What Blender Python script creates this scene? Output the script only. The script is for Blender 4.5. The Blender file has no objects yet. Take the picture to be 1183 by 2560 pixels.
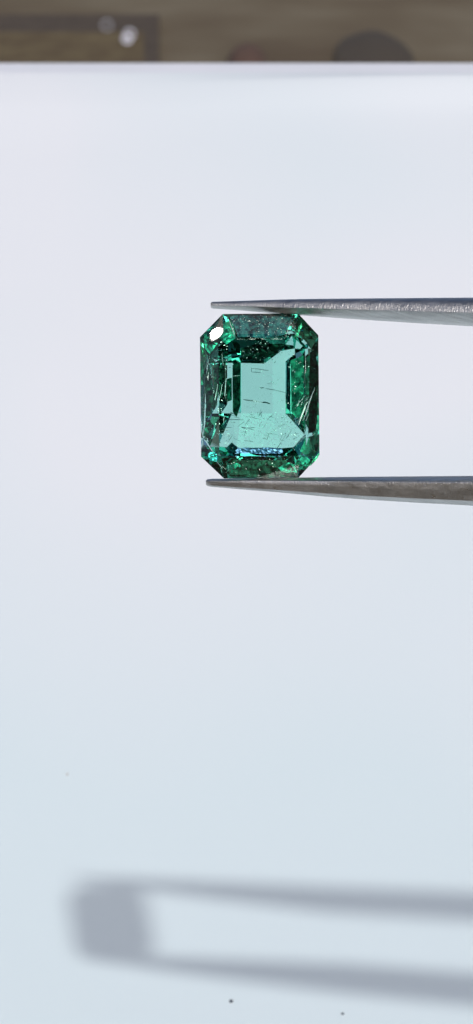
import bpy, bmesh, math, random
from mathutils import Vector, Matrix, noise
from mathutils.geometry import delaunay_2d_cdt, intersect_point_tri_2d

S = bpy.context.scene
COL = S.collection
rnd = random.Random(7)

# ------------------------------------------------------------------ camera
# 1 unit = 2.3 mm.  The paper lies at z = 0.
F = 12000.0                       # focal length in photo pixels (1183 x 2560)
TH = math.radians(18.7)           # camera looks down by this much
H = 71.37                         # camera height over the paper
R = Vector((1, 0, 0))
U = Vector((0, math.sin(TH), math.cos(TH)))
B = Vector((0, -math.cos(TH), math.sin(TH)))
CAM = Vector((0, 0, H))
D = 120.0                         # distance to the stone

cam = bpy.data.cameras.new('camera')
co = bpy.data.objects.new('camera', cam)
COL.objects.link(co)
co.matrix_world = Matrix.Translation(CAM) @ Matrix((R, U, B)).transposed().to_4x4()
cam.sensor_fit = 'VERTICAL'
cam.sensor_height = 24.0
cam.lens = 24.0 * F / 2560.0
cam.clip_start = 1.0
cam.clip_end = 60000.0
cam.dof.use_dof = True
cam.dof.focus_distance = D - 0.3
cam.dof.aperture_fstop = cam.lens * 0.001 / 0.27
cam.dof.aperture_blades = 8
S.camera = co


def ray(X, Y):
    return R * ((X - 591.5) / F) + U * ((1280 - Y) / F) - B


def at(X, Y, depth):
    return CAM + ray(X, Y) * depth


def on_plane(X, Y, z=0.0):
    r = ray(X, Y)
    return CAM + r * ((z - CAM.z) / r.z)


# ------------------------------------------------------------------ light
SUN = Vector((0.1477, -1.3675, 1.0)).normalized()      # towards the sun
sun = bpy.data.lights.new('sun', 'SUN')
sun.energy = 2.1
sun.angle = math.radians(1.2)
sun.color = (1.0, 0.985, 0.965)
so = bpy.data.objects.new('sun', sun)
COL.objects.link(so)
so.rotation_euler = SUN.to_track_quat('Z', 'Y').to_euler()

W = bpy.data.worlds.new('World')
S.world = W
W.use_nodes = True
nt = W.node_tree
bg = nt.nodes['Background']
sky = nt.nodes.new('ShaderNodeTexSky')
sky.sky_type = 'NISHITA'
sky.sun_disc = False
sky.sun_elevation = math.asin(SUN.z)
sky.sun_rotation = math.atan2(SUN.x, SUN.y)
sky.air_density = 0.55
sky.dust_density = 4.5
sky.ozone_density = 1.0
nt.links.new(sky.outputs[0], bg.inputs[0])
bg.inputs[1].default_value = 0.118

S.view_settings.view_transform = 'Standard'
S.view_settings.look = 'None'
S.view_settings.exposure = 0.24
S.view_settings.gamma = 1.0
S.cycles.max_bounces = 32
S.cycles.transmission_bounces = 32
S.cycles.glossy_bounces = 12
S.cycles.transparent_max_bounces = 16
S.cycles.caustics_refractive = False
S.cycles.caustics_reflective = False
S.cycles.blur_glossy = 0.0
S.cycles.sample_clamp_indirect = 12.0


# ------------------------------------------------------------------ helpers
def mat(name):
    m = bpy.data.materials.new(name)
    m.use_nodes = True
    t = m.node_tree
    return m, t, t.nodes['Principled BSDF']


def nn(t, kind, **kw):
    n = t.nodes.new(kind)
    for k, v in kw.items():
        setattr(n, k, v)
    return n


def noise_ramp(t, scale, detail, stops, coords='Object', rough=0.5, vec_scale=None, shift=(0, 0, 0)):
    tc = nn(t, 'ShaderNodeTexCoord')
    no = nn(t, 'ShaderNodeTexNoise')
    no.inputs['Scale'].default_value = scale
    no.inputs['Detail'].default_value = detail
    no.inputs['Roughness'].default_value = rough
    if vec_scale:
        mp = nn(t, 'ShaderNodeMapping')
        mp.inputs['Scale'].default_value = vec_scale
        mp.inputs['Location'].default_value = shift
        t.links.new(tc.outputs[coords], mp.inputs[0])
        t.links.new(mp.outputs[0], no.inputs['Vector'])
    else:
        t.links.new(tc.outputs[coords], no.inputs['Vector'])
    r = nn(t, 'ShaderNodeValToRGB')
    e = r.color_ramp.elements
    e[0].position, e[0].color = stops[0][0], (*stops[0][1], 1)
    e[1].position, e[1].color = stops[-1][0], (*stops[-1][1], 1)
    for p, c in stops[1:-1]:
        x = e.new(p)
        x.color = (*c, 1)
    t.links.new(no.outputs['Fac'], r.inputs[0])
    return no, r


def obj(name, bm, material, parent=None, smooth=False):
    me = bpy.data.meshes.new(name)
    bm.normal_update()
    bm.to_mesh(me)
    bm.free()
    if material:
        me.materials.append(material)
    if smooth:
        for p in me.polygons:
            p.use_smooth = True
    o = bpy.data.objects.new(name, me)
    COL.objects.link(o)
    if parent:
        o.parent = parent
        o.matrix_parent_inverse = Matrix.Identity(4)
    return o


def tag(o, label=None, cat=None, group=None, kind=None):
    if label:
        o['label'] = label
    if cat:
        o['category'] = cat
    if group:
        o['group'] = group
    if kind:
        o['kind'] = kind
    return o


def empty(name, loc):
    o = bpy.data.objects.new(name, None)
    o.empty_display_size = 1.0
    COL.objects.link(o)
    o.location = loc
    return o


def bump(t, b, height_socket, strength, dist):
    n = nn(t, 'ShaderNodeBump')
    n.inputs['Strength'].default_value = strength
    n.inputs['Distance'].default_value = dist
    t.links.new(height_socket, n.inputs['Height'])
    t.links.new(n.outputs[0], b.inputs['Normal'])


# ------------------------------------------------------------------ materials
M = {}
m, t, b = mat('ground_soil')
n1, r1 = noise_ramp(t, 0.016, 2.5, [(0.36, (0.070, 0.050, 0.027)), (0.5, (0.093, 0.073, 0.043)), (0.64, (0.120, 0.101, 0.066))])
t.links.new(r1.outputs[0], b.inputs['Base Color'])
b.inputs['Roughness'].default_value = 0.95
M['ground'] = m

m, t, b = mat('phone_shell')
b.inputs['Base Color'].default_value = (0.02, 0.022, 0.025, 1)
b.inputs['Roughness'].default_value = 0.5
M['phone'] = m  # for the unseen phone added to block sky reflections

PSHIFT = 190.0  # places a painted darker teal shade on the sheet's near part
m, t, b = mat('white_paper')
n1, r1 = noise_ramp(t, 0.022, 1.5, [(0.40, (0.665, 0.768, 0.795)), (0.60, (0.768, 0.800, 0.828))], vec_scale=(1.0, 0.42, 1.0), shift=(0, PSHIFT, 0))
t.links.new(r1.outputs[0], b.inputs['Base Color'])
b.inputs['Roughness'].default_value = 0.6
b.inputs['Specular IOR Level'].default_value = 0.3
n2, _ = noise_ramp(t, 3.0, 4.0, [(0, (0, 0, 0)), (1, (1, 1, 1))])
bump(t, b, n2.outputs['Fac'], 0.05, 0.05)
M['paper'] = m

m, t, b = mat('white_board')
n1, r1 = noise_ramp(t, 0.3, 2.0, [(0.3, (0.73, 0.755, 0.80)), (0.7, (0.765, 0.785, 0.835))])
t.links.new(r1.outputs[0], b.inputs['Base Color'])
b.inputs['Roughness'].default_value = 0.55
M['board'] = m


def flat_mat(name, c0, c1, scale, rough=0.9):
    m, t, b = mat(name)
    n1, r1 = noise_ramp(t, scale, 3.0, [(0.3, c0), (0.7, c1)])
    t.links.new(r1.outputs[0], b.inputs['Base Color'])
    b.inputs['Roughness'].default_value = rough
    return m


M['wood_panel'] = flat_mat('brown_wood', (0.060, 0.040, 0.016), (0.100, 0.076, 0.034), 0.12)
M['wood_rim'] = flat_mat('dark_wood', (0.040, 0.029, 0.019), (0.058, 0.044, 0.030), 0.2)
def mound_mat(name, low, high, rz):
    """soil coloured at the foot, own colour on top"""
    m, t, b = mat(name)
    tc = nn(t, 'ShaderNodeTexCoord')
    sx = nn(t, 'ShaderNodeSeparateXYZ')
    t.links.new(tc.outputs['Object'], sx.inputs[0])
    no = nn(t, 'ShaderNodeTexNoise')
    no.inputs['Scale'].default_value = 0.12
    t.links.new(tc.outputs['Object'], no.inputs['Vector'])
    ma = nn(t, 'ShaderNodeMath', operation='MULTIPLY_ADD')
    t.links.new(sx.outputs[2], ma.inputs[0])
    ma.inputs[1].default_value = 1.0 / rz
    t.links.new(no.outputs['Fac'], ma.inputs[2])
    r = nn(t, 'ShaderNodeValToRGB')
    e = r.color_ramp.elements
    e[0].position, e[0].color = 0.45, (*low, 1)
    e[1].position, e[1].color = 1.15, (*high, 1)
    t.links.new(ma.outputs[0], r.inputs[0])
    t.links.new(r.outputs[0], b.inputs['Base Color'])
    b.inputs['Roughness'].default_value = 0.95
    return m


M['stone'] = mound_mat('dark_stone', (0.066, 0.053, 0.035), (0.042, 0.033, 0.023), 8)
M['brick'] = mound_mat('red_brick', (0.066, 0.052, 0.034), (0.072, 0.040, 0.027), 7)
M['pale_dust'] = flat_mat('pale_dust', (0.22, 0.19, 0.16), (0.32, 0.28, 0.25), 2.0)
M['dust'] = flat_mat('dark_dust', (0.02, 0.03, 0.045), (0.05, 0.06, 0.08), 2.0)

m, t, b = mat('pale_ring')
b.inputs['Base Color'].default_value = (0.42, 0.44, 0.52, 1)
b.inputs['Roughness'].default_value = 0.4
M['bead'] = m

m, t, b = mat('brushed_steel')
tc = nn(t, 'ShaderNodeTexCoord')
n1, r1 = noise_ramp(t, 2.2, 5.0, [(0.3, (0.38, 0.38, 0.376)), (0.7, (0.54, 0.54, 0.532))], vec_scale=(0.35, 2.5, 2.5), rough=0.65)
t.links.new(r1.outputs[0], b.inputs['Base Color'])
b.inputs['Metallic'].default_value = 1.0
n3, r3 = noise_ramp(t, 3.0, 5.0, [(0.3, (0.26, 0.26, 0.26)), (0.7, (0.48, 0.48, 0.48))], vec_scale=(0.5, 2.0, 2.0), rough=0.7)
t.links.new(r3.outputs[0], b.inputs['Roughness'])
n2, _ = noise_ramp(t, 9.0, 6.0, [(0, (0, 0, 0)), (1, (1, 1, 1))], vec_scale=(0.35, 1.6, 1.6), rough=0.75)
n4, _ = noise_ramp(t, 22.0, 3.0, [(0, (0, 0, 0)), (1, (1, 1, 1))], vec_scale=(1.0, 0.35, 0.5), rough=0.7)
bp = nn(t, 'ShaderNodeBump')
bp.inputs['Strength'].default_value = 1.0
bp.inputs['Distance'].default_value = 0.017
t.links.new(n4.outputs['Fac'], bp.inputs['Height'])
bq = nn(t, 'ShaderNodeBump')
bq.inputs['Strength'].default_value = 0.08
bq.inputs['Distance'].default_value = 0.04
t.links.new(n2.outputs['Fac'], bq.inputs['Height'])
t.links.new(bp.outputs[0], bq.inputs['Normal'])
t.links.new(bq.outputs[0], b.inputs['Normal'])
M['steel'] = m

# emerald: clear refracting body that absorbs red most
m = bpy.data.materials.new('emerald_crystal')
m.use_nodes = True
t = m.node_tree
t.nodes.clear()
out = nn(t, 'ShaderNodeOutputMaterial')
gl = nn(t, 'ShaderNodeBsdfGlass')
gl.inputs['IOR'].default_value = 1.58
gl.inputs['Roughness'].default_value = 0.0
t.links.new(gl.outputs[0], out.inputs['Surface'])
va = nn(t, 'ShaderNodeVolumeAbsorption')
SIG = (0.69, 0.172, 0.25)             # per unit length
DEN = 1.0
va.inputs['Density'].default_value = DEN
va.inputs['Color'].default_value = (1 - SIG[0] / DEN, 1 - SIG[1] / DEN, 1 - SIG[2] / DEN, 1)
t.links.new(va.outputs[0], out.inputs['Volume'])
M['emerald'] = m
m = m.copy()
m.name = 'emerald_worn_facet'
[n for n in m.node_tree.nodes if n.type == 'BSDF_GLASS'][0].inputs['Roughness'].default_value = 0.10
M['emerald_soft'] = m
m = m.copy()
m.name = 'emerald_abraded_facet'
[n for n in m.node_tree.nodes if n.type == 'BSDF_GLASS'][0].inputs['Roughness'].default_value = 0.24  # roughness set to spread a halo round the corner's sun glint
M['emerald_haze'] = m


def glossy(name, col, rough, col2=None, scale=6.0):
    m = bpy.data.materials.new(name)
    m.use_nodes = True
    t = m.node_tree
    t.nodes.clear()
    o = nn(t, 'ShaderNodeOutputMaterial')
    g = nn(t, 'ShaderNodeBsdfAnisotropic')
    g.inputs['Color'].default_value = (*col, 1)
    g.inputs['Roughness'].default_value = rough
    if col2:
        n_, r_ = noise_ramp(t, scale, 3.0, [(0.40, col), (0.62, col2)], rough=0.65)
        t.links.new(r_.outputs[0], g.inputs['Color'])
    t.links.new(g.outputs[0], o.inputs['Surface'])
    return m


M['feather'] = glossy('fracture_feather', (0.75, 0.85, 0.82), 0.22)
M['cyan_film'] = glossy('cyan_film', (0.10, 0.95, 0.85), 0.18)  # cyan, green and blue tints paint bright reflections under the facets
M['green_film'] = glossy('green_film', (0.10, 0.80, 0.42), 0.25)
M['green_glow'] = glossy('green_glow', (0.01, 0.20, 0.12), 0.30, (0.04, 0.60, 0.36))
M['blue_film'] = glossy('blue_film', (0.34, 0.62, 1.0), 0.32)
M['fleck'] = glossy('mineral_fleck', (0.05, 0.13, 0.11), 0.4)
M['veil'] = glossy('dark_veil', (0.005, 0.018, 0.013), 0.34, (0.016, 0.11, 0.065), 8.0)  # this and the next two put dark facet reflections into colour
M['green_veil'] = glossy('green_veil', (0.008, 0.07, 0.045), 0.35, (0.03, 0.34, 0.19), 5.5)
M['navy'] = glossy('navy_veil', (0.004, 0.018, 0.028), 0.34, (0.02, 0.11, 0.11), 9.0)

# ------------------------------------------------------------------ setting
GZ = -330.0
bm = bmesh.new()
bmesh.ops.create_grid(bm, x_segments=8, y_segments=8, size=20000)
ground = obj('ground', bm, M['ground'])
ground.location = (0, 0, GZ)
tag(ground, kind='structure', label='brown earth ground far below and behind the white sheet')

far_board = on_plane(591, 150, 0.0).y
far_paper = on_plane(591, 189, 0.0).y
near = on_plane(591, 2560, 0.0).y - 46.0

# white board under the sheet
far_paper = on_plane(591, 189, 0.56).y + 2.9
bm = bmesh.new()
bmesh.ops.create_cube(bm, size=1.0)
bmesh.ops.scale(bm, vec=(200, far_board - near + 3, 4.0), verts=bm.verts)
bmesh.ops.bevel(bm, geom=[e for e in bm.edges], offset=0.8, segments=5, affect='EDGES', profile=0.5)
board = obj('white_board', bm, M['board'], smooth=True)
board.location = (0, (far_board + near - 3) / 2, -2.03)
tag(board, 'smooth white board under the paper, its far rim showing above the sheet', 'board')

# sheet of paper, gently waved, far right edge lifted a little
def paper_z(x, y):
    dy = far_paper - y
    k = min(max((x + 9) / 24.0, 0), 1)
    k = k * k * (3 - 2 * k)
    h_ = 0.03 + 0.55 * k
    if dy < 2.9:
        ridge = h_ * (dy / 2.9)
    else:
        ridge = h_ * (0.25 + 0.75 * math.exp(-((dy - 2.9) / 5.5) ** 2))
    if abs(dy - 2.9) < 0.4:
        ridge -= h_ * 0.05 * (1 - abs(dy - 2.9) / 0.4)
    far_dip = -0.065 * math.exp(-((dy - 16) / 9.0) ** 2)
    wav = 0.14 * noise.noise(Vector((x * 0.03, y * 0.022, 3.1)))
    return 0.22 * min(1, 0.3 + dy / 12) + ridge + far_dip + wav * min(1, dy / 20.0)


bm = bmesh.new()
nx, ny = 90, 150
PW = 90.0
grid = []
for j in range(ny + 1):
    row = []
    for i in range(nx + 1):
        x = -PW + 2 * PW * i / nx
        y = far_paper - (far_paper - near) * (1 - j / ny) ** 1.8
        row.append(bm.verts.new((x, y, paper_z(x, y))))
    grid.append(row)
for j in range(ny):
    for i in range(nx):
        bm.faces.new((grid[j][i], grid[j][i + 1], grid[j + 1][i + 1], grid[j + 1][i]))
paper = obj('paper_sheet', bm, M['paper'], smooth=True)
md = paper.modifiers.new('thickness', 'SOLIDIFY')
md.thickness = 0.05
md.offset = -1
tag(paper, 'plain white sheet of paper catching the soft tweezers shadow', 'paper')

# ------------------------------------------------------------------ far things on the ground
def px_rect(x0, y0, x1, y1, z):
    return [on_plane(x0, y1, z), on_plane(x1, y1, z), on_plane(x1, y0, z), on_plane(x0, y0, z)]


def slab(name, quad, height, material, parent=None, bev=0.4):
    bm = bmesh.new()
    lo = [bm.verts.new((p.x, p.y, p.z)) for p in quad]
    hi = [bm.verts.new((p.x, p.y, p.z + height)) for p in quad]
    bm.faces.new(lo[::-1])
    bm.faces.new(hi)
    for i in range(4):
        k = (i + 1) % 4
        bm.faces.new((lo[i], lo[k], hi[k], hi[i]))
    if bev:
        bmesh.ops.bevel(bm, geom=bm.edges[:], offset=bev, segments=3, affect='EDGES', profile=0.5)
    return obj(name, bm, material, parent)


tray = empty('wooden_board', (0, 0, 0))
tag(tray, 'blurred brown wooden board with dark rim on the ground behind the sheet', 'board')
TZ = GZ + 2.0
slab('rim', px_rect(-160, 48, 398, 330, GZ + 0.02), 2.0, M['wood_rim'], tray)
slab('panel', px_rect(-110, 84, 360, 300, TZ - 0.4), 0.7, M['wood_panel'], tray, 0.2)


def lump(name, X, Y, rx, ry, rz, material, seed, label, cat):
    c = on_plane(X, Y, GZ)
    bm = bmesh.new()
    bmesh.ops.create_icosphere(bm, subdivisions=4, radius=1.0)
    for v in bm.verts:
        n = noise.noise(v.co * 1.6 + Vector((seed, 0, 0)))
        v.co *= 1 + 0.07 * n
        v.co = Vector((v.co.x * rx, v.co.y * ry, max(v.co.z, -0.3) * rz))
    o = obj(name, bm, material, smooth=True)
    o.location = c + Vector((0, 0, 0.28 * rz))
    return tag(o, label, cat)


lump('stone', 935, 172, 14.5, 46, 6.0, M['stone'], 3.3, 'blurred dark rounded stone half hidden behind the white board at right', 'stone')
lump('brick_fragment', 618, 180, 7.5, 28, 6.0, M['brick'], 8.1, 'small blurred reddish brick fragment peeking above the board rim', 'brick')
for (X, Y, r_, lab) in ((318, 108, 1.6, 'brightest pale ring lying on the brown wooden board'),
                        (324, 98, 1.9, 'dimmer pale ring overlapping the brightest ring from behind'),
                        (267, 76, 2.0, 'faint pale ring near the back rim of the wooden board')):
    c = on_plane(X, Y, TZ + 0.5)
    bm = bmesh.new()
    tr_ = (0.55, 0.32, 0.14)[0 if Y > 100 else (1 if Y > 90 else 2)]
    rr = []
    for i in range(24):
        a_ = 2 * math.pi * i / 24
        rr.append([bm.verts.new(((r_ + tr_ * math.cos(q)) * math.cos(a_), tr_ * math.sin(q), (r_ + tr_ * math.cos(q)) * math.sin(a_)))
                   for q in (k_ * math.pi / 4 for k_ in range(8))])
    for i in range(24):
        for k_ in range(8):
            bm.faces.new((rr[i][k_], rr[(i + 1) % 24][k_], rr[(i + 1) % 24][(k_ + 1) % 8], rr[i][(k_ + 1) % 8]))
    bmesh.ops.recalc_face_normals(bm, faces=bm.faces)
    o = obj('ring', bm, M['bead'], smooth=True)  # modelled ring stands in for a blurred glint of light
    o.location = c + Vector((0, 0, r_))
    tag(o, lab, 'ring', 'small pale rings on the wooden board')

# dust specks on the paper
for (X, Y, r_, lab) in ((578, 2505, 0.065, 'largest dark dust speck below the shadow near the bottom of the sheet'),
                        (856, 2536, 0.045, 'thin dark dust speck at the bottom right of the sheet'),
                        (168, 1937, 0.040, 'tiny pale brown speck on the paper above the shadow at left')):
    c = on_plane(X, Y, 0.0)
    bm = bmesh.new()
    bmesh.ops.create_icosphere(bm, subdivisions=2, radius=r_)
    for v in bm.verts:
        v.co *= 1 + 0.4 * noise.noise(v.co * 9 + Vector((X, 0, 0)))
        v.co.x *= 1.15
    c = on_plane(X, Y, paper_z(c.x, c.y))
    hit = c.z
    o = obj('dust_speck', bm, M['pale_dust'] if X == 168 else M['dust'], smooth=True)
    o.location = (c.x, c.y, hit + r_ * 0.6)
    tag(o, lab, 'dust speck', 'dust specks on the sheet')

# ------------------------------------------------------------------ emerald
G0 = at(650, 990, D)
GM = Matrix.Translation(G0) @ Matrix((R, U, B)).transposed().to_4x4()   # local axes: right, up, to viewer


def g2(X, Y):
    return Vector(((X - 650) / 100.0, (990 - Y) / 100.0))


HC = 0.23      # crown height
GT = 0.07      # girdle thickness
OCT = [g2(*p) for p in ((557, 785), (500, 843), (503, 1142), (560, 1196), (745, 1196), (799, 1137), (796, 838), (745, 783))]
# table insets of the edges: TL, left, BL, bottom, BR, right, TR, top
INS = (0.50, 0.46, 0.36, 0.56, 0.36, 0.34, 0.42, 0.52)

bm = bmesh.new()
lo = [bm.verts.new((p.x, p.y, -GT)) for p in OCT]
hi = [bm.verts.new((p.x, p.y, 2.0)) for p in OCT]
bm.faces.new(hi)
for i in range(8):
    k = (i + 1) % 8
    bm.faces.new((lo[i], lo[k], hi[k], hi[i]))


def cut(co_, no_):
    g = bm.verts[:] + bm.edges[:] + bm.faces[:]
    res = bmesh.ops.bisect_plane(bm, geom=g, plane_co=co_, plane_no=no_, clear_outer=True, dist=1e-5)
    ed = [e for e in res['geom_cut'] if isinstance(e, bmesh.types.BMEdge) and e.is_boundary and e.verts[0].co.z > -GT + 1e-4 - 1]
    ed = [e for e in bm.edges if e.is_boundary and not (abs(e.verts[0].co.z + GT) < 1e-5 and abs(e.verts[1].co.z + GT) < 1e-5)]
    bmesh.ops.holes_fill(bm, edges=ed, sides=0)


for i in range(8):
    P, Q = OCT[i], OCT[(i + 1) % 8]
    d = (Q - P).normalized()
    n2d = Vector((-d.y, d.x)) * -1
    if n2d.dot((P + Q) / 2) < 0:
        n2d = -n2d
    cut(Vector((P.x, P.y, 0)), Vector((n2d.x * HC, n2d.y * HC, INS[i])).normalized())
cut(Vector((0, 0, HC)), Vector((0, 0, 1)))

# small facet of the upper left corner that mirrors the sun to the viewer
sun_l = Vector((SUN.dot(R), SUN.dot(U), SUN.dot(B)))


def half_vector(p):
    w = GM @ p
    v = (CAM - w).normalized()
    vl = Vector((v.dot(R), v.dot(U), v.dot(B)))
    return (vl + sun_l).normalized()


bm.faces.ensure_lookup_table()
c2 = g2(541, 835)
tgt = None
for f in bm.faces:
    if f.normal.z == 0 and len(f.verts) == 0:
        continue
    f.normal_update()
    if f.normal.z < 0.2 or f.normal.z > 0.995:
        continue
    # corner facet: outward normal points up left
    if f.normal.x < -0.12 and f.normal.y > 0.12:
        tgt = f
if tgt:
    fn = tgt.normal.copy()
    c0 = tgt.verts[0].co
    zz = lambda x, y: c0.z - (fn.x * (x - c0.x) + fn.y * (y - c0.y)) / fn.z
    cc = Vector((c2.x, c2.y, zz(c2.x, c2.y) + 0.02))
    hv = half_vector(cc)
    loop = []
    OUT = ((523, 842), (524, 833), (530, 825), (541, 818), (551, 818), (557, 822), (557, 831), (551, 840), (541, 848), (531, 853), (526, 850))
    inner = []
    for (X, Y) in OUT:
        p = g2(X, Y)
        p = c2 + (p - c2) * 0.80
        z = cc.z - (hv.x * (p.x - cc.x) + hv.y * (p.y - cc.y)) / hv.z
        inner.append(bm.verts.new((p.x, p.y, z)))
        p = c2 + (p - c2) * 1.30
        z2 = cc.z - (hv.x * (p.x - cc.x) + hv.y * (p.y - cc.y)) / hv.z
        loop.append(bm.verts.new((p.x, p.y, 0.93 * (z2 - 0.002) + 0.07 * zz(p.x, p.y))))
    soft = [bm.faces.new(inner)]
    for i in range(len(loop)):
        k = (i + 1) % len(loop)
        soft.append(bm.faces.new((inner[i], inner[k], loop[k], loop[i])))
    for f in soft:
        f.material_index = 2
    soft[0].material_index = 1
    outer = list(tgt.verts)
    bm.faces.remove(tgt)
    # bridge outer loop to inner loop with a planar triangulation
    pts = [Vector((v.co.x, v.co.y)) for v in outer] + [Vector((v.co.x, v.co.y)) for v in loop]
    allv = outer + loop
    no_ = len(outer)
    edges = [(i, (i + 1) % no_) for i in range(no_)] + [(no_ + i, no_ + (i + 1) % len(loop)) for i in range(len(loop))]
    ov, oe, of, vi, ei, fi = delaunay_2d_cdt(pts, edges, [], 0, 1e-6)
    mp = [allv[v[0]] for v in vi]
    inner2 = [Vector((v.co.x, v.co.y)) for v in loop]
    lp = set(loop)
    for tri in of:
        vs = [mp[k] for k in tri]
        if all(v in lp for v in vs):
            continue
        try:
            bm.faces.new(vs)
        except ValueError:
            pass

# pavilion: facet plan, X, Y in plan, depth below the girdle
PAV = {}
pv, pe = [], []


def P_(X, Y, z):
    pv.append((g2(X, Y), -z))
    return len(pv) - 1


def chain(ids, closed=True):
    n = len(ids)
    for i in range(n if closed else n - 1):
        pe.append((ids[i], ids[(i + 1) % n]))


go = []
for p in OCT:
    pv.append((p.copy(), -GT))
    go.append(len(pv) - 1)
chain(go)
# second step
ZW = 1.25
ring = [P_(574, 838, 0.56), P_(528, 885, 0.44), P_(527, 1092, 0.44), P_(558, 1148, 0.57), P_(739, 1150, 0.57),
        P_(770, 1090, 0.44), P_(765, 872, 0.44), P_(730, 838, 0.56), P_(652, 841, 0.60)]
chain(ring)
mid = [P_(746, 902, 0.82), P_(744, 1034, 0.82)]
chain(mid, False)


def zf(X, Y):
    return ZW - 0.0012 * max(0, Y - 1032) - 0.0006 * max(0, X - 682) - 0.0035 * max(0, 590 - X)


def wf(X, Y):
    return P_(X, Y, zf(X, Y))


win = [wf(603, 905), wf(661, 907), wf(704, 875), wf(715, 884), wf(738, 869), wf(738, 882), wf(715, 901), wf(715, 1032),
       wf(763, 1085), wf(735, 1117), wf(705, 1120), wf(592, 1120), wf(545, 1115),
       wf(525, 1095), wf(553, 1032), wf(568, 1010), wf(568, 905), wf(580, 905)]
chain(win)
cr = [wf(580, 1032), wf(603, 1032), wf(682, 1032)]
chain([win[14]] + cr + [win[7]], False)
c2_ = wf(682, 897)
chain([cr[2], c2_], False)
# dark stripe: a shallow groove in the culet
g1, g2_ = P_(592, 917, ZW - 0.115), P_(591, 1020, ZW - 0.115)
chain([win[17], cr[0]], False)
chain([cr[1], win[0]], False)
chain([g1, g2_], False)
# strip under the window
b1, b2 = P_(590, 1141, 0.95), P_(707, 1141, 0.95)
chain([win[11], b1, b2, win[10]], False)

ov, oe, of, vi, ei, fi = delaunay_2d_cdt([p for p, z in pv], pe, [], 0, 1e-5)
nv = []
for k, p in enumerate(ov):
    src = vi[k]
    z = pv[src[0]][1] if src else -0.8
    nv.append(bm.verts.new((p[0], p[1], z)))
for tri in of:
    try:
        bm.faces.new([nv[k] for k in tri][::-1])
    except ValueError:
        pass
bmesh.ops.remove_doubles(bm, verts=bm.verts, dist=1e-4)
bmesh.ops.dissolve_limit(bm, angle_limit=math.radians(0.3), verts=bm.verts[:], edges=bm.edges[:])
bmesh.ops.recalc_face_normals(bm, faces=bm.faces)
print('gem boundary edges', sum(1 for e in bm.edges if not e.is_manifold), 'faces', len(bm.faces))
emerald = obj('emerald', bm, M['emerald'])
emerald.data.materials.append(M['emerald_soft'])
emerald.data.materials.append(M['emerald_haze'])
emerald.matrix_world = GM
tag(emerald, 'clear green octagonal step-cut emerald gripped upright between the tweezer tips', 'gemstone')


# inclusions and painted facet reflections inside the stone (local axes of the stone)
def refract(d, n):
    """direction d towards a far point, as seen inside the stone below a facet with normal n"""
    dn = d.dot(n)
    t_ = (d - n * dn) / 1.58
    return (t_ + n * math.sqrt(max(0.0, 1 - t_.length_squared))).normalized()


def inner_half(n=Vector((0, 0, 1))):
    return (refract(sun_l, n) + refract(Vector((0, 0.02, 1)).normalized(), n)).normalized()


def crown_normal(i):
    P, Q = OCT[i], OCT[(i + 1) % 8]
    d = (Q - P).normalized()
    n2d = Vector((-d.y, d.x))
    if n2d.dot((P + Q) / 2) < 0:
        n2d = -n2d
    return Vector((n2d.x * HC, n2d.y * HC, INS[i])).normalized()


IH = inner_half()


def child(name, bm, material):
    o = obj(name, bm, material, emerald)
    return o


def bar(X0, Y0, X1, Y1, z0, z1, w, material, name):
    bm = bmesh.new()
    a, b_ = g2(X0, Y0), g2(X1, Y1)
    a, b_ = Vector((a.x, a.y, z0)), Vector((b_.x, b_.y, z1))
    d = (b_ - a)
    n = Vector((-d.y, d.x, 0)).normalized()
    u = d.normalized().cross(n)
    k = 4
    flat = name == 'fracture_streak'
    rows = []
    for i in range(k + 1):
        f = i / k
        c = a + d * f + n * (rnd.uniform(-0.4, 0.4) * w)
        ww = (0.6 if flat else 0.8) * w * (0.35 + 0.65 * math.sin(math.pi * min(max(f, 0.08), 0.92))) * rnd.uniform(0.6, 1.2)
        if flat:      # a thin ribbon whose broad side faces the light and the eye
            nn_ = (IH + Vector((rnd.gauss(0, 0.07), rnd.gauss(0, 0.07), 0))).normalized()
            sd = nn_.cross(d.normalized()).normalized()
            rows.append([bm.verts.new(c + sd * ww * 1.25), bm.verts.new(c + nn_ * ww * 0.2), bm.verts.new(c - sd * ww * 1.25), bm.verts.new(c - nn_ * ww * 0.2)])
        else:
            rows.append([bm.verts.new(c + n * ww * math.cos(t_) + u * ww * math.sin(t_)) for t_ in (0.4, 1.97, 3.54, 5.11)])
    for p, q in zip(rows, rows[1:]):
        for i in range(4):
            bm.faces.new((p[i], p[(i + 1) % 4], q[(i + 1) % 4], q[i]))
    bm.faces.new(rows[0][::-1])
    bm.faces.new(rows[-1])
    return child(name, bm, material)


for args in ((628, 920, 672, 925, -0.5, -0.5, 0.012), (630, 929, 652, 931, -0.5, -0.5, 0.010), (628, 919, 630, 930, -0.5, -0.5, 0.010),
             (650, 969, 660, 969, -0.4, -0.4, 0.020), (664, 971, 690, 975, -0.4, -0.4, 0.010), (688, 975, 716, 981, -0.4, -0.42, 0.008),
             (608, 999, 640, 1003, -0.35, -0.35, 0.018), (655, 1005, 676, 1008, -0.35, -0.35, 0.026), (552, 1047, 610, 1049, -0.6, -0.6, 0.011),
             (604, 1068, 615, 1070, -0.5, -0.5, 0.018), (626, 1036, 634, 1037, -0.5, -0.5, 0.012), (653, 1035, 655, 1042, -0.5, -0.5, 0.010),
             (668, 958, 684, 959, -0.5, -0.5, 0.008), (685, 907, 690, 902, -0.5, -0.5, 0.010), (575, 1030, 588, 1036, -0.4, -0.4, 0.012),
             (690, 1125, 716, 1085, -0.6, -0.6, 0.010), (738, 1000, 760, 985, -0.4, -0.4, 0.012)):
    bar(*args, M['fleck'], 'needle_inclusion')
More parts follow.
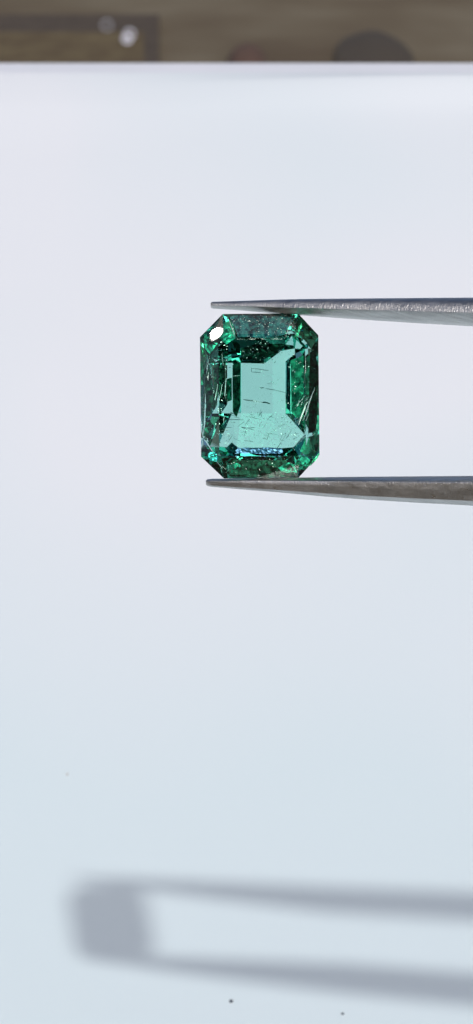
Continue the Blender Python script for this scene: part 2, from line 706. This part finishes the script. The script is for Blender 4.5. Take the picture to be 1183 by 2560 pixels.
for args in ((632, 1002, 662, 1006, -0.34, -0.34, 0.014), (746, 1062, 783, 968, -0.10, -0.10, 0.022), (738, 1062, 776, 1004, -0.3, -0.09, 0.020),  # includes painted glints: needle highlight, table and crown facet edges
             (757, 1052, 780, 1006, -0.1, -0.08, 0.018), (772, 1000, 790, 975, -0.25, -0.2, 0.013), (730, 1052, 752, 1040, -0.4, -0.35, 0.013),
             (778, 1060, 784, 1022, -0.10, -0.10, 0.018), (660, 1095, 706, 1058, -0.5, -0.5, 0.009), (704, 1085, 722, 1052, -0.5, -0.5, 0.008),
             (522, 938, 534, 885, -0.3, -0.4, 0.012), (562, 990, 566, 945, -0.4, -0.4, 0.014), (548, 1000, 556, 960, -0.4, -0.4, 0.012),
             (536, 1010, 545, 975, -0.4, -0.4, 0.010), (520, 942, 545, 942, -0.3, -0.3, 0.008), (572, 800, 590, 850, 0.0, 0.2, 0.012),
             (716, 838, 728, 806, 0.15, 0.02, 0.013), (592, 849, 612, 848, 0.1, 0.1, 0.005), (618, 848, 640, 848, 0.1, 0.1, 0.006), (652, 848, 668, 848, 0.1, 0.1, 0.004), (676, 848, 706, 848, 0.1, 0.1, 0.006),
             (763, 880, 763, 935, 0.20, 0.20, 0.007), (535, 1140, 566, 1170, -0.1, -0.2, 0.010), (580, 940, 600, 938, -0.4, -0.4, 0.010)):
    bar(*args, M['feather'], 'fracture_streak')
for _ in range(26):      # fine wisps fanning out at lower right and along the left
    if rnd.random() < 0.6:
        x_, y_ = rnd.uniform(735, 788), rnd.uniform(985, 1110)
        a_, l_ = math.radians(rnd.gauss(118, 16)), rnd.uniform(12, 42)
    else:
        x_, y_ = rnd.uniform(512, 575), rnd.uniform(900, 1090)
        a_, l_ = math.radians(rnd.gauss(95, 16)), rnd.uniform(10, 34)
    bar(min(x_, 772), y_, min(max(x_ - math.cos(a_) * l_, 520), 776), y_ - math.sin(a_) * l_, rnd.uniform(-0.4, -0.2), rnd.uniform(-0.4, -0.2), rnd.uniform(0.006, 0.013), M['feather'], 'fracture_streak')

for _ in range(34):      # short fine dashes and hairs across the lower window
    x_, y_ = rnd.uniform(560, 745), rnd.uniform(1035, 1108)
    a_, l_ = math.radians(rnd.choice((rnd.gauss(5, 14), rnd.gauss(125, 18)))), rnd.uniform(6, 26)
    dark_ = rnd.random() < 0.45
    bar(x_, y_, x_ - math.cos(a_) * l_, y_ - math.sin(a_) * l_, rnd.uniform(-0.7, -0.2), rnd.uniform(-0.7, -0.2), rnd.uniform(0.006, 0.011),
        M['fleck'] if dark_ else M['feather'], 'needle_inclusion' if dark_ else 'fracture_streak')


def plate(pts, z, material, name, tilt=(0, 0), jag=0.0, facet=None):
    """a crumpled film: random points in the outline, small steps in height"""
    bm = bmesh.new()
    P = [g2(*p) for p in pts]
    c = sum(P, Vector((0, 0))) / len(P)
    n = ((IH if facet is None else inner_half(crown_normal(facet))) + Vector((tilt[0], tilt[1], 0))).normalized()
    q = []
    m_ = len(P)
    for i in range(m_):
        for f in (0.0, 0.5):
            p = P[i].lerp(P[(i + 1) % m_], f)
            q.append(c + (p - c) * (1 + rnd.uniform(-jag, jag * 0.3)))
    k0 = len(q)
    for _ in range(22):
        i = rnd.randrange(m_)
        q.append(c + (P[i].lerp(P[(i + 1) % m_], rnd.random()) - c) * rnd.uniform(0.1, 0.8))
    ov, oe, of, vi, ei, fi = delaunay_2d_cdt(q, [(i, (i + 1) % k0) for i in range(k0)], [], 1, 1e-5)
    vs = [bm.verts.new((p[0], p[1], z - (n.x * (p[0] - c.x) + n.y * (p[1] - c.y)) / n.z + rnd.uniform(-1, 1) * 0.012)) for p in ov]
    for tri in of:
        bm.faces.new([vs[k] for k in tri])
    return child(name, bm, material)


plate([(520, 1131), (545, 1128), (554, 1138), (548, 1152), (528, 1150)], -0.16, M['cyan_film'], 'fracture_plane', jag=0.25, facet=2)  # bright coloured sheets stand in for light reflected inside the facets
plate([(503, 852), (510, 856), (517, 880), (515, 893), (505, 890)], -0.12, M['green_film'], 'fracture_plane', (0.1, -0.1), jag=0.15, facet=1)
plate([(752, 808), (754, 818), (742, 846), (735, 846), (737, 828)], -0.05, M['green_film'], 'fracture_plane', (0.12, -0.1), jag=0.2, facet=6)
plate([(798, 1128), (798, 1142), (776, 1166), (764, 1168), (782, 1148)], -0.06, M['green_film'], 'fracture_plane', (0.1, -0.1), jag=0.2, facet=4)
plate([(575, 1168), (592, 1166), (598, 1178), (580, 1180)], -0.1, M['cyan_film'], 'fracture_plane', (0.15, -0.1), jag=0.3, facet=3)
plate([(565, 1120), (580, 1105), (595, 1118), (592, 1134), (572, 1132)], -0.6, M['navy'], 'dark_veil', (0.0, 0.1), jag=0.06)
plate([(690, 1166), (712, 1152), (738, 1156), (742, 1178), (716, 1186)], -0.075, M['green_glow'], 'fracture_plane', (0.06, -0.05), jag=0.3, facet=3)
plate([(572, 1160), (590, 1152), (606, 1164), (596, 1182), (578, 1184)], -0.075, M['green_glow'], 'fracture_plane', (0.06, -0.05), jag=0.3, facet=3)
# crumpled blue sheet painting a sky reflection under the lower table edge
bm = bmesh.new()
rows = []
for j in range(5):
    row = []
    for i in range(25):
        p = g2(592 + 114 * i / 24 + rnd.uniform(-1.5, 1.5) + (rnd.uniform(-3, 3) if i in (0, 24) else 0), 1119 + 15 * j / 4 + rnd.uniform(-1.2, 1.2))
        row.append(bm.verts.new((p.x, p.y, -0.22 + 0.004 * j + rnd.uniform(-0.012, 0.012))))
    rows.append(row)
for j in range(4):
    for i in range(24):
        a_, b_, c_, d_ = rows[j][i], rows[j][i + 1], rows[j + 1][i + 1], rows[j + 1][i]
        bm.faces.new((a_, b_, c_))
        bm.faces.new((a_, c_, d_))
child('fracture_plane', bm, M['blue_film'])

# painted facet tones: dark and green sheets imitating reflections round the window
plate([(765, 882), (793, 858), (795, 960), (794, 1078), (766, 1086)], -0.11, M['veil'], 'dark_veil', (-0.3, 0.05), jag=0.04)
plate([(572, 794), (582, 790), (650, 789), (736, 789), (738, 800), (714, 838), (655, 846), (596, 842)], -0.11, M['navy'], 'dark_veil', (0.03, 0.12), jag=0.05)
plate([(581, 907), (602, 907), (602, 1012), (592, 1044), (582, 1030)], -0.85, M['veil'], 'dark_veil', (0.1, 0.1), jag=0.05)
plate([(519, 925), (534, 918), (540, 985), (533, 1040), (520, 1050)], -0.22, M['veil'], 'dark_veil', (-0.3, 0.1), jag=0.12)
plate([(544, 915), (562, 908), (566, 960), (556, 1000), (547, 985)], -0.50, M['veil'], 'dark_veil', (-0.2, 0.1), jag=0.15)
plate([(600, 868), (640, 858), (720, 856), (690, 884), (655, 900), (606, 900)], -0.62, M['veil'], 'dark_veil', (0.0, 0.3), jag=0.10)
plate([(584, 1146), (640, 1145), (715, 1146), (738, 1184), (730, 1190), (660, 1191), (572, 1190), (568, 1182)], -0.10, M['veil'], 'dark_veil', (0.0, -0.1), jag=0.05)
plate([(548, 850), (566, 808), (580, 800), (590, 846), (566, 862)], -0.14, M['green_glow'], 'fracture_plane', (0.10, -0.12), jag=0.12, facet=0)
plate([(512, 846), (522, 832), (530, 860), (548, 862), (530, 886), (517, 872)], -0.16, M['green_glow'], 'fracture_plane', (0.10, -0.12), jag=0.12, facet=0)
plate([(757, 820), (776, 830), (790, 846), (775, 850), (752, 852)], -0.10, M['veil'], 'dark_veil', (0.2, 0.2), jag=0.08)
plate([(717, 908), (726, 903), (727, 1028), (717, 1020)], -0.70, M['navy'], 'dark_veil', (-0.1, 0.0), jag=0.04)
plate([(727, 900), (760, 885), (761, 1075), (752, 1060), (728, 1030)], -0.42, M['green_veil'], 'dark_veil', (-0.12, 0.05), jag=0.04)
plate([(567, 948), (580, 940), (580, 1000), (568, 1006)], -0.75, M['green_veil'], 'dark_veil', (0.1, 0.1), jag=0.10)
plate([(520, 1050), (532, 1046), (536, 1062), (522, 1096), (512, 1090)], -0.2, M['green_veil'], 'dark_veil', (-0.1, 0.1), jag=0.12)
plate([(752, 1130), (776, 1148), (764, 1172), (742, 1176), (736, 1158)], -0.09, M['green_glow'], 'fracture_plane', (0.06, -0.04), jag=0.15, facet=4)
plate([(786, 1010), (796, 1000), (796, 1075), (784, 1080)], -0.085, M['green_glow'], 'fracture_plane', (0.10, 0.0), jag=0.25, facet=5)
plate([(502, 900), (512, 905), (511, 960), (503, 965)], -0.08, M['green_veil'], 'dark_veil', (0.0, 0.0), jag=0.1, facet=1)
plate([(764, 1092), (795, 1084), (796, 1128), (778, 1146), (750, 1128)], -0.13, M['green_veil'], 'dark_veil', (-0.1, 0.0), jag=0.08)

# mossy garden of tiny flecks: nobody could count them
bm = bmesh.new()
zones = (((578, 736, 788, 846), (-0.09, -0.02), 420, 0.0085), ((600, 735, 848, 900), (-0.6, -0.2), 90, 0.013), ((505, 575, 860, 1120), (-0.45, -0.15), 170, 0.013),
         ((720, 792, 880, 1130), (-0.45, -0.12), 150, 0.012), ((565, 745, 1142, 1190), (-0.08, -0.02), 200, 0.008), ((610, 730, 1030, 1090), (-0.9, -0.3), 130, 0.010),
         ((545, 760, 1050, 1120), (-0.8, -0.3), 150, 0.009), ((610, 712, 900, 1030), (-0.9, -0.3), 25, 0.007))
for (x0, x1, y0, y1), (za, zb_), n_, sz in zones:
    for _ in range(n_):
        p = g2(rnd.uniform(x0, x1), rnd.uniform(y0, y1))
        c = Vector((p.x, p.y, rnd.uniform(za, zb_)))
        n = (IH + Vector((rnd.gauss(0, 0.22), rnd.gauss(0, 0.22), 0))).normalized()
        t1 = n.orthogonal().normalized()
        t1.rotate(Matrix.Rotation(rnd.uniform(0, 6.28), 3, n))
        t2 = n.cross(t1)
        s_ = 0.75 * sz * rnd.uniform(0.4, 1.3)
        e_ = rnd.choice((1, 1, 1.6, 3))
        vs = [bm.verts.new(c + t1 * s_ * e_ * math.cos(a_) + t2 * s_ * math.sin(a_) * rnd.uniform(0.6, 1)) for a_ in (0.3, 1.4, 2.7, 3.9, 5.2)]
        bm.faces.new(vs)
for _ in range(34):
    k_ = rnd.random()
    cx_, cy_ = (rnd.uniform(560, 755), rnd.uniform(1040, 1110)) if k_ < 0.65 else (rnd.uniform(612, 712), rnd.uniform(900, 1040))
    ang_, sp_ = rnd.uniform(-0.6, 0.9), rnd.uniform(4, 16)
    cz_ = rnd.uniform(-0.9, -0.1)
    for _ in range(rnd.randint(8, 26)):
        u_, v_ = rnd.gauss(0, sp_), rnd.gauss(0, 2.2)
        p = g2(cx_ + u_ * math.cos(ang_) - v_ * math.sin(ang_), cy_ - u_ * math.sin(ang_) - v_ * math.cos(ang_))
        c = Vector((p.x, p.y, cz_ + rnd.gauss(0, 0.03)))
        n = (IH + Vector((rnd.gauss(0, 0.2), rnd.gauss(0, 0.2), 0))).normalized()
        t1 = n.orthogonal().normalized()
        t2 = n.cross(t1)
        s_ = rnd.uniform(0.003, 0.008)
        vs = [bm.verts.new(c + t1 * s_ * 1.5 * math.cos(a_) + t2 * s_ * math.sin(a_)) for a_ in (0.3, 2.4, 4.4)]
        bm.faces.new(vs)
flk = child('garden_flecks', bm, M['feather'])
flk['kind'] = 'stuff'

# ------------------------------------------------------------------ unseen phone, added behind the camera to darken reflections
phone = empty('mobile_phone', CAM + B * 1.6)
phone.rotation_euler = Matrix((R, U, B)).transposed().to_euler()
tag(phone, 'dark mobile phone held up facing the emerald', 'phone')
bm = bmesh.new()
bmesh.ops.create_cube(bm, size=1.0)
bmesh.ops.scale(bm, vec=(33, 70, 1.6), verts=bm.verts)
bmesh.ops.bevel(bm, geom=[e for e in bm.edges if abs(e.verts[0].co.z - e.verts[1].co.z) > 1], offset=4.0, segments=5, affect='EDGES', profile=0.5)
bmesh.ops.translate(bm, vec=(0, -23, 0.4), verts=bm.verts)
obj('body', bm, M['phone'], phone)

# ------------------------------------------------------------------ tweezers
tw = empty('tweezers', GM @ Vector((0, 0, -0.4)))
tag(tw, 'slim grey steel tweezers reaching in from the right and gripping the emerald', 'tweezers')
TWM = tw.matrix_basis.copy()
tinv = Matrix.Translation(-tw.location)


def lerp_table(tab, x):
    if x <= tab[0][0]:
        return tab[0][1:]
    for a, b_ in zip(tab, tab[1:]):
        if x <= b_[0]:
            f = (x - a[0]) / (b_[0] - a[0])
            return tuple(p + (q - p) * f for p, q in zip(a[1:], b_[1:]))
    return tab[-1][1:]


# x, top y, bottom y, half depth   (photo pixels; depth in units)
UP = [(527, 758, 767, 0.16), (528.5, 756, 769.5, 0.22), (532, 755, 771, 0.27), (600, 753, 775, 0.42), (700, 750, 784, 0.62), (760, 749, 787.5, 0.75),
      (900, 748, 797, 1.0), (1050, 747.5, 806, 1.3), (1183, 747, 813, 1.55), (1500, 742, 830, 2.0), (2400, 700, 810, 2.3), (4500, 730, 830, 2.3), (7600, 880, 985, 2.2)]
DN = [(515, 1201, 1212, 0.18), (519, 1198, 1215, 0.26), (530, 1197, 1217, 0.32), (600, 1196, 1223, 0.46), (700, 1195, 1231, 0.64), (800, 1193, 1240, 0.85),
      (900, 1192, 1248, 1.05), (1050, 1191, 1257, 1.3), (1183, 1190, 1264, 1.55), (1500, 1186, 1282, 2.0), (2400, 1200, 1320, 2.3), (4500, 1170, 1270, 2.3), (7600, 985, 1090, 2.2)]
# cross-section: (depth fraction, height fraction from the outer side)
SEC_UP = [(-1.0, 0.5), (-0.7, 0.12), (-0.2, 0.0), (0.45, 0.0), (0.74, 0.03), (0.86, 0.09), (0.93, 0.18), (0.965, 0.28), (0.985, 0.40),
          (0.995, 0.51), (1.0, 0.62), (0.93, 0.70), (0.62, 0.95), (0.45, 1.0), (-0.45, 1.0), (-0.9, 0.75)]
SEC_DN = [(-1.0, 0.45), (-0.6, 0.05), (0.3, 0.0), (0.66, 0.03), (0.86, 0.12), (0.93, 0.18), (0.955, 0.215), (0.963, 0.25), (0.945, 0.47),
          (0.925, 0.54), (0.84, 0.85), (0.62, 1.0), (-0.5, 1.0), (-0.9, 0.75)]


def arm(tab, sec, label):
    bm = bmesh.new()
    xs = sorted(set([p[0] for p in tab] + list(range(560, 1300, 40)) + list(range(1300, 7600, 300))))
    rings = []
    for x in xs:
        tp, bt, w = lerp_table(tab, x)
        zb = -0.40 + 0.30 * (x - 650) / 100.0
        dep = D - zb
        row = []
        for (fd, fh) in sec:
            Y = tp + (bt - tp) * fh
            p = at(x, Y, dep) + B * (w * fd)
            row.append(bm.verts.new(tinv @ p))
        rings.append(row)
    for a, c in zip(rings, rings[1:]):
        n = len(a)
        for i in range(n):
            k = (i + 1) % n
            bm.faces.new((a[i], a[k], c[k], c[i]))
    bm.faces.new(rings[0][::-1])
    bm.faces.new(rings[-1])
    bmesh.ops.recalc_face_normals(bm, faces=bm.faces)
    o = obj('arm', bm, M['steel'], tw, smooth=True)
    o['label'] = label
    for p in o.data.polygons:
        p.use_smooth = True
    ed = o.data
    ed.set_sharp_from_angle(angle=math.radians(28))
    return o


arm(UP, SEC_UP, 'upper arm, lit along its rounded front edge')
arm(DN, SEC_DN, 'lower arm, darker with a greenish underside')
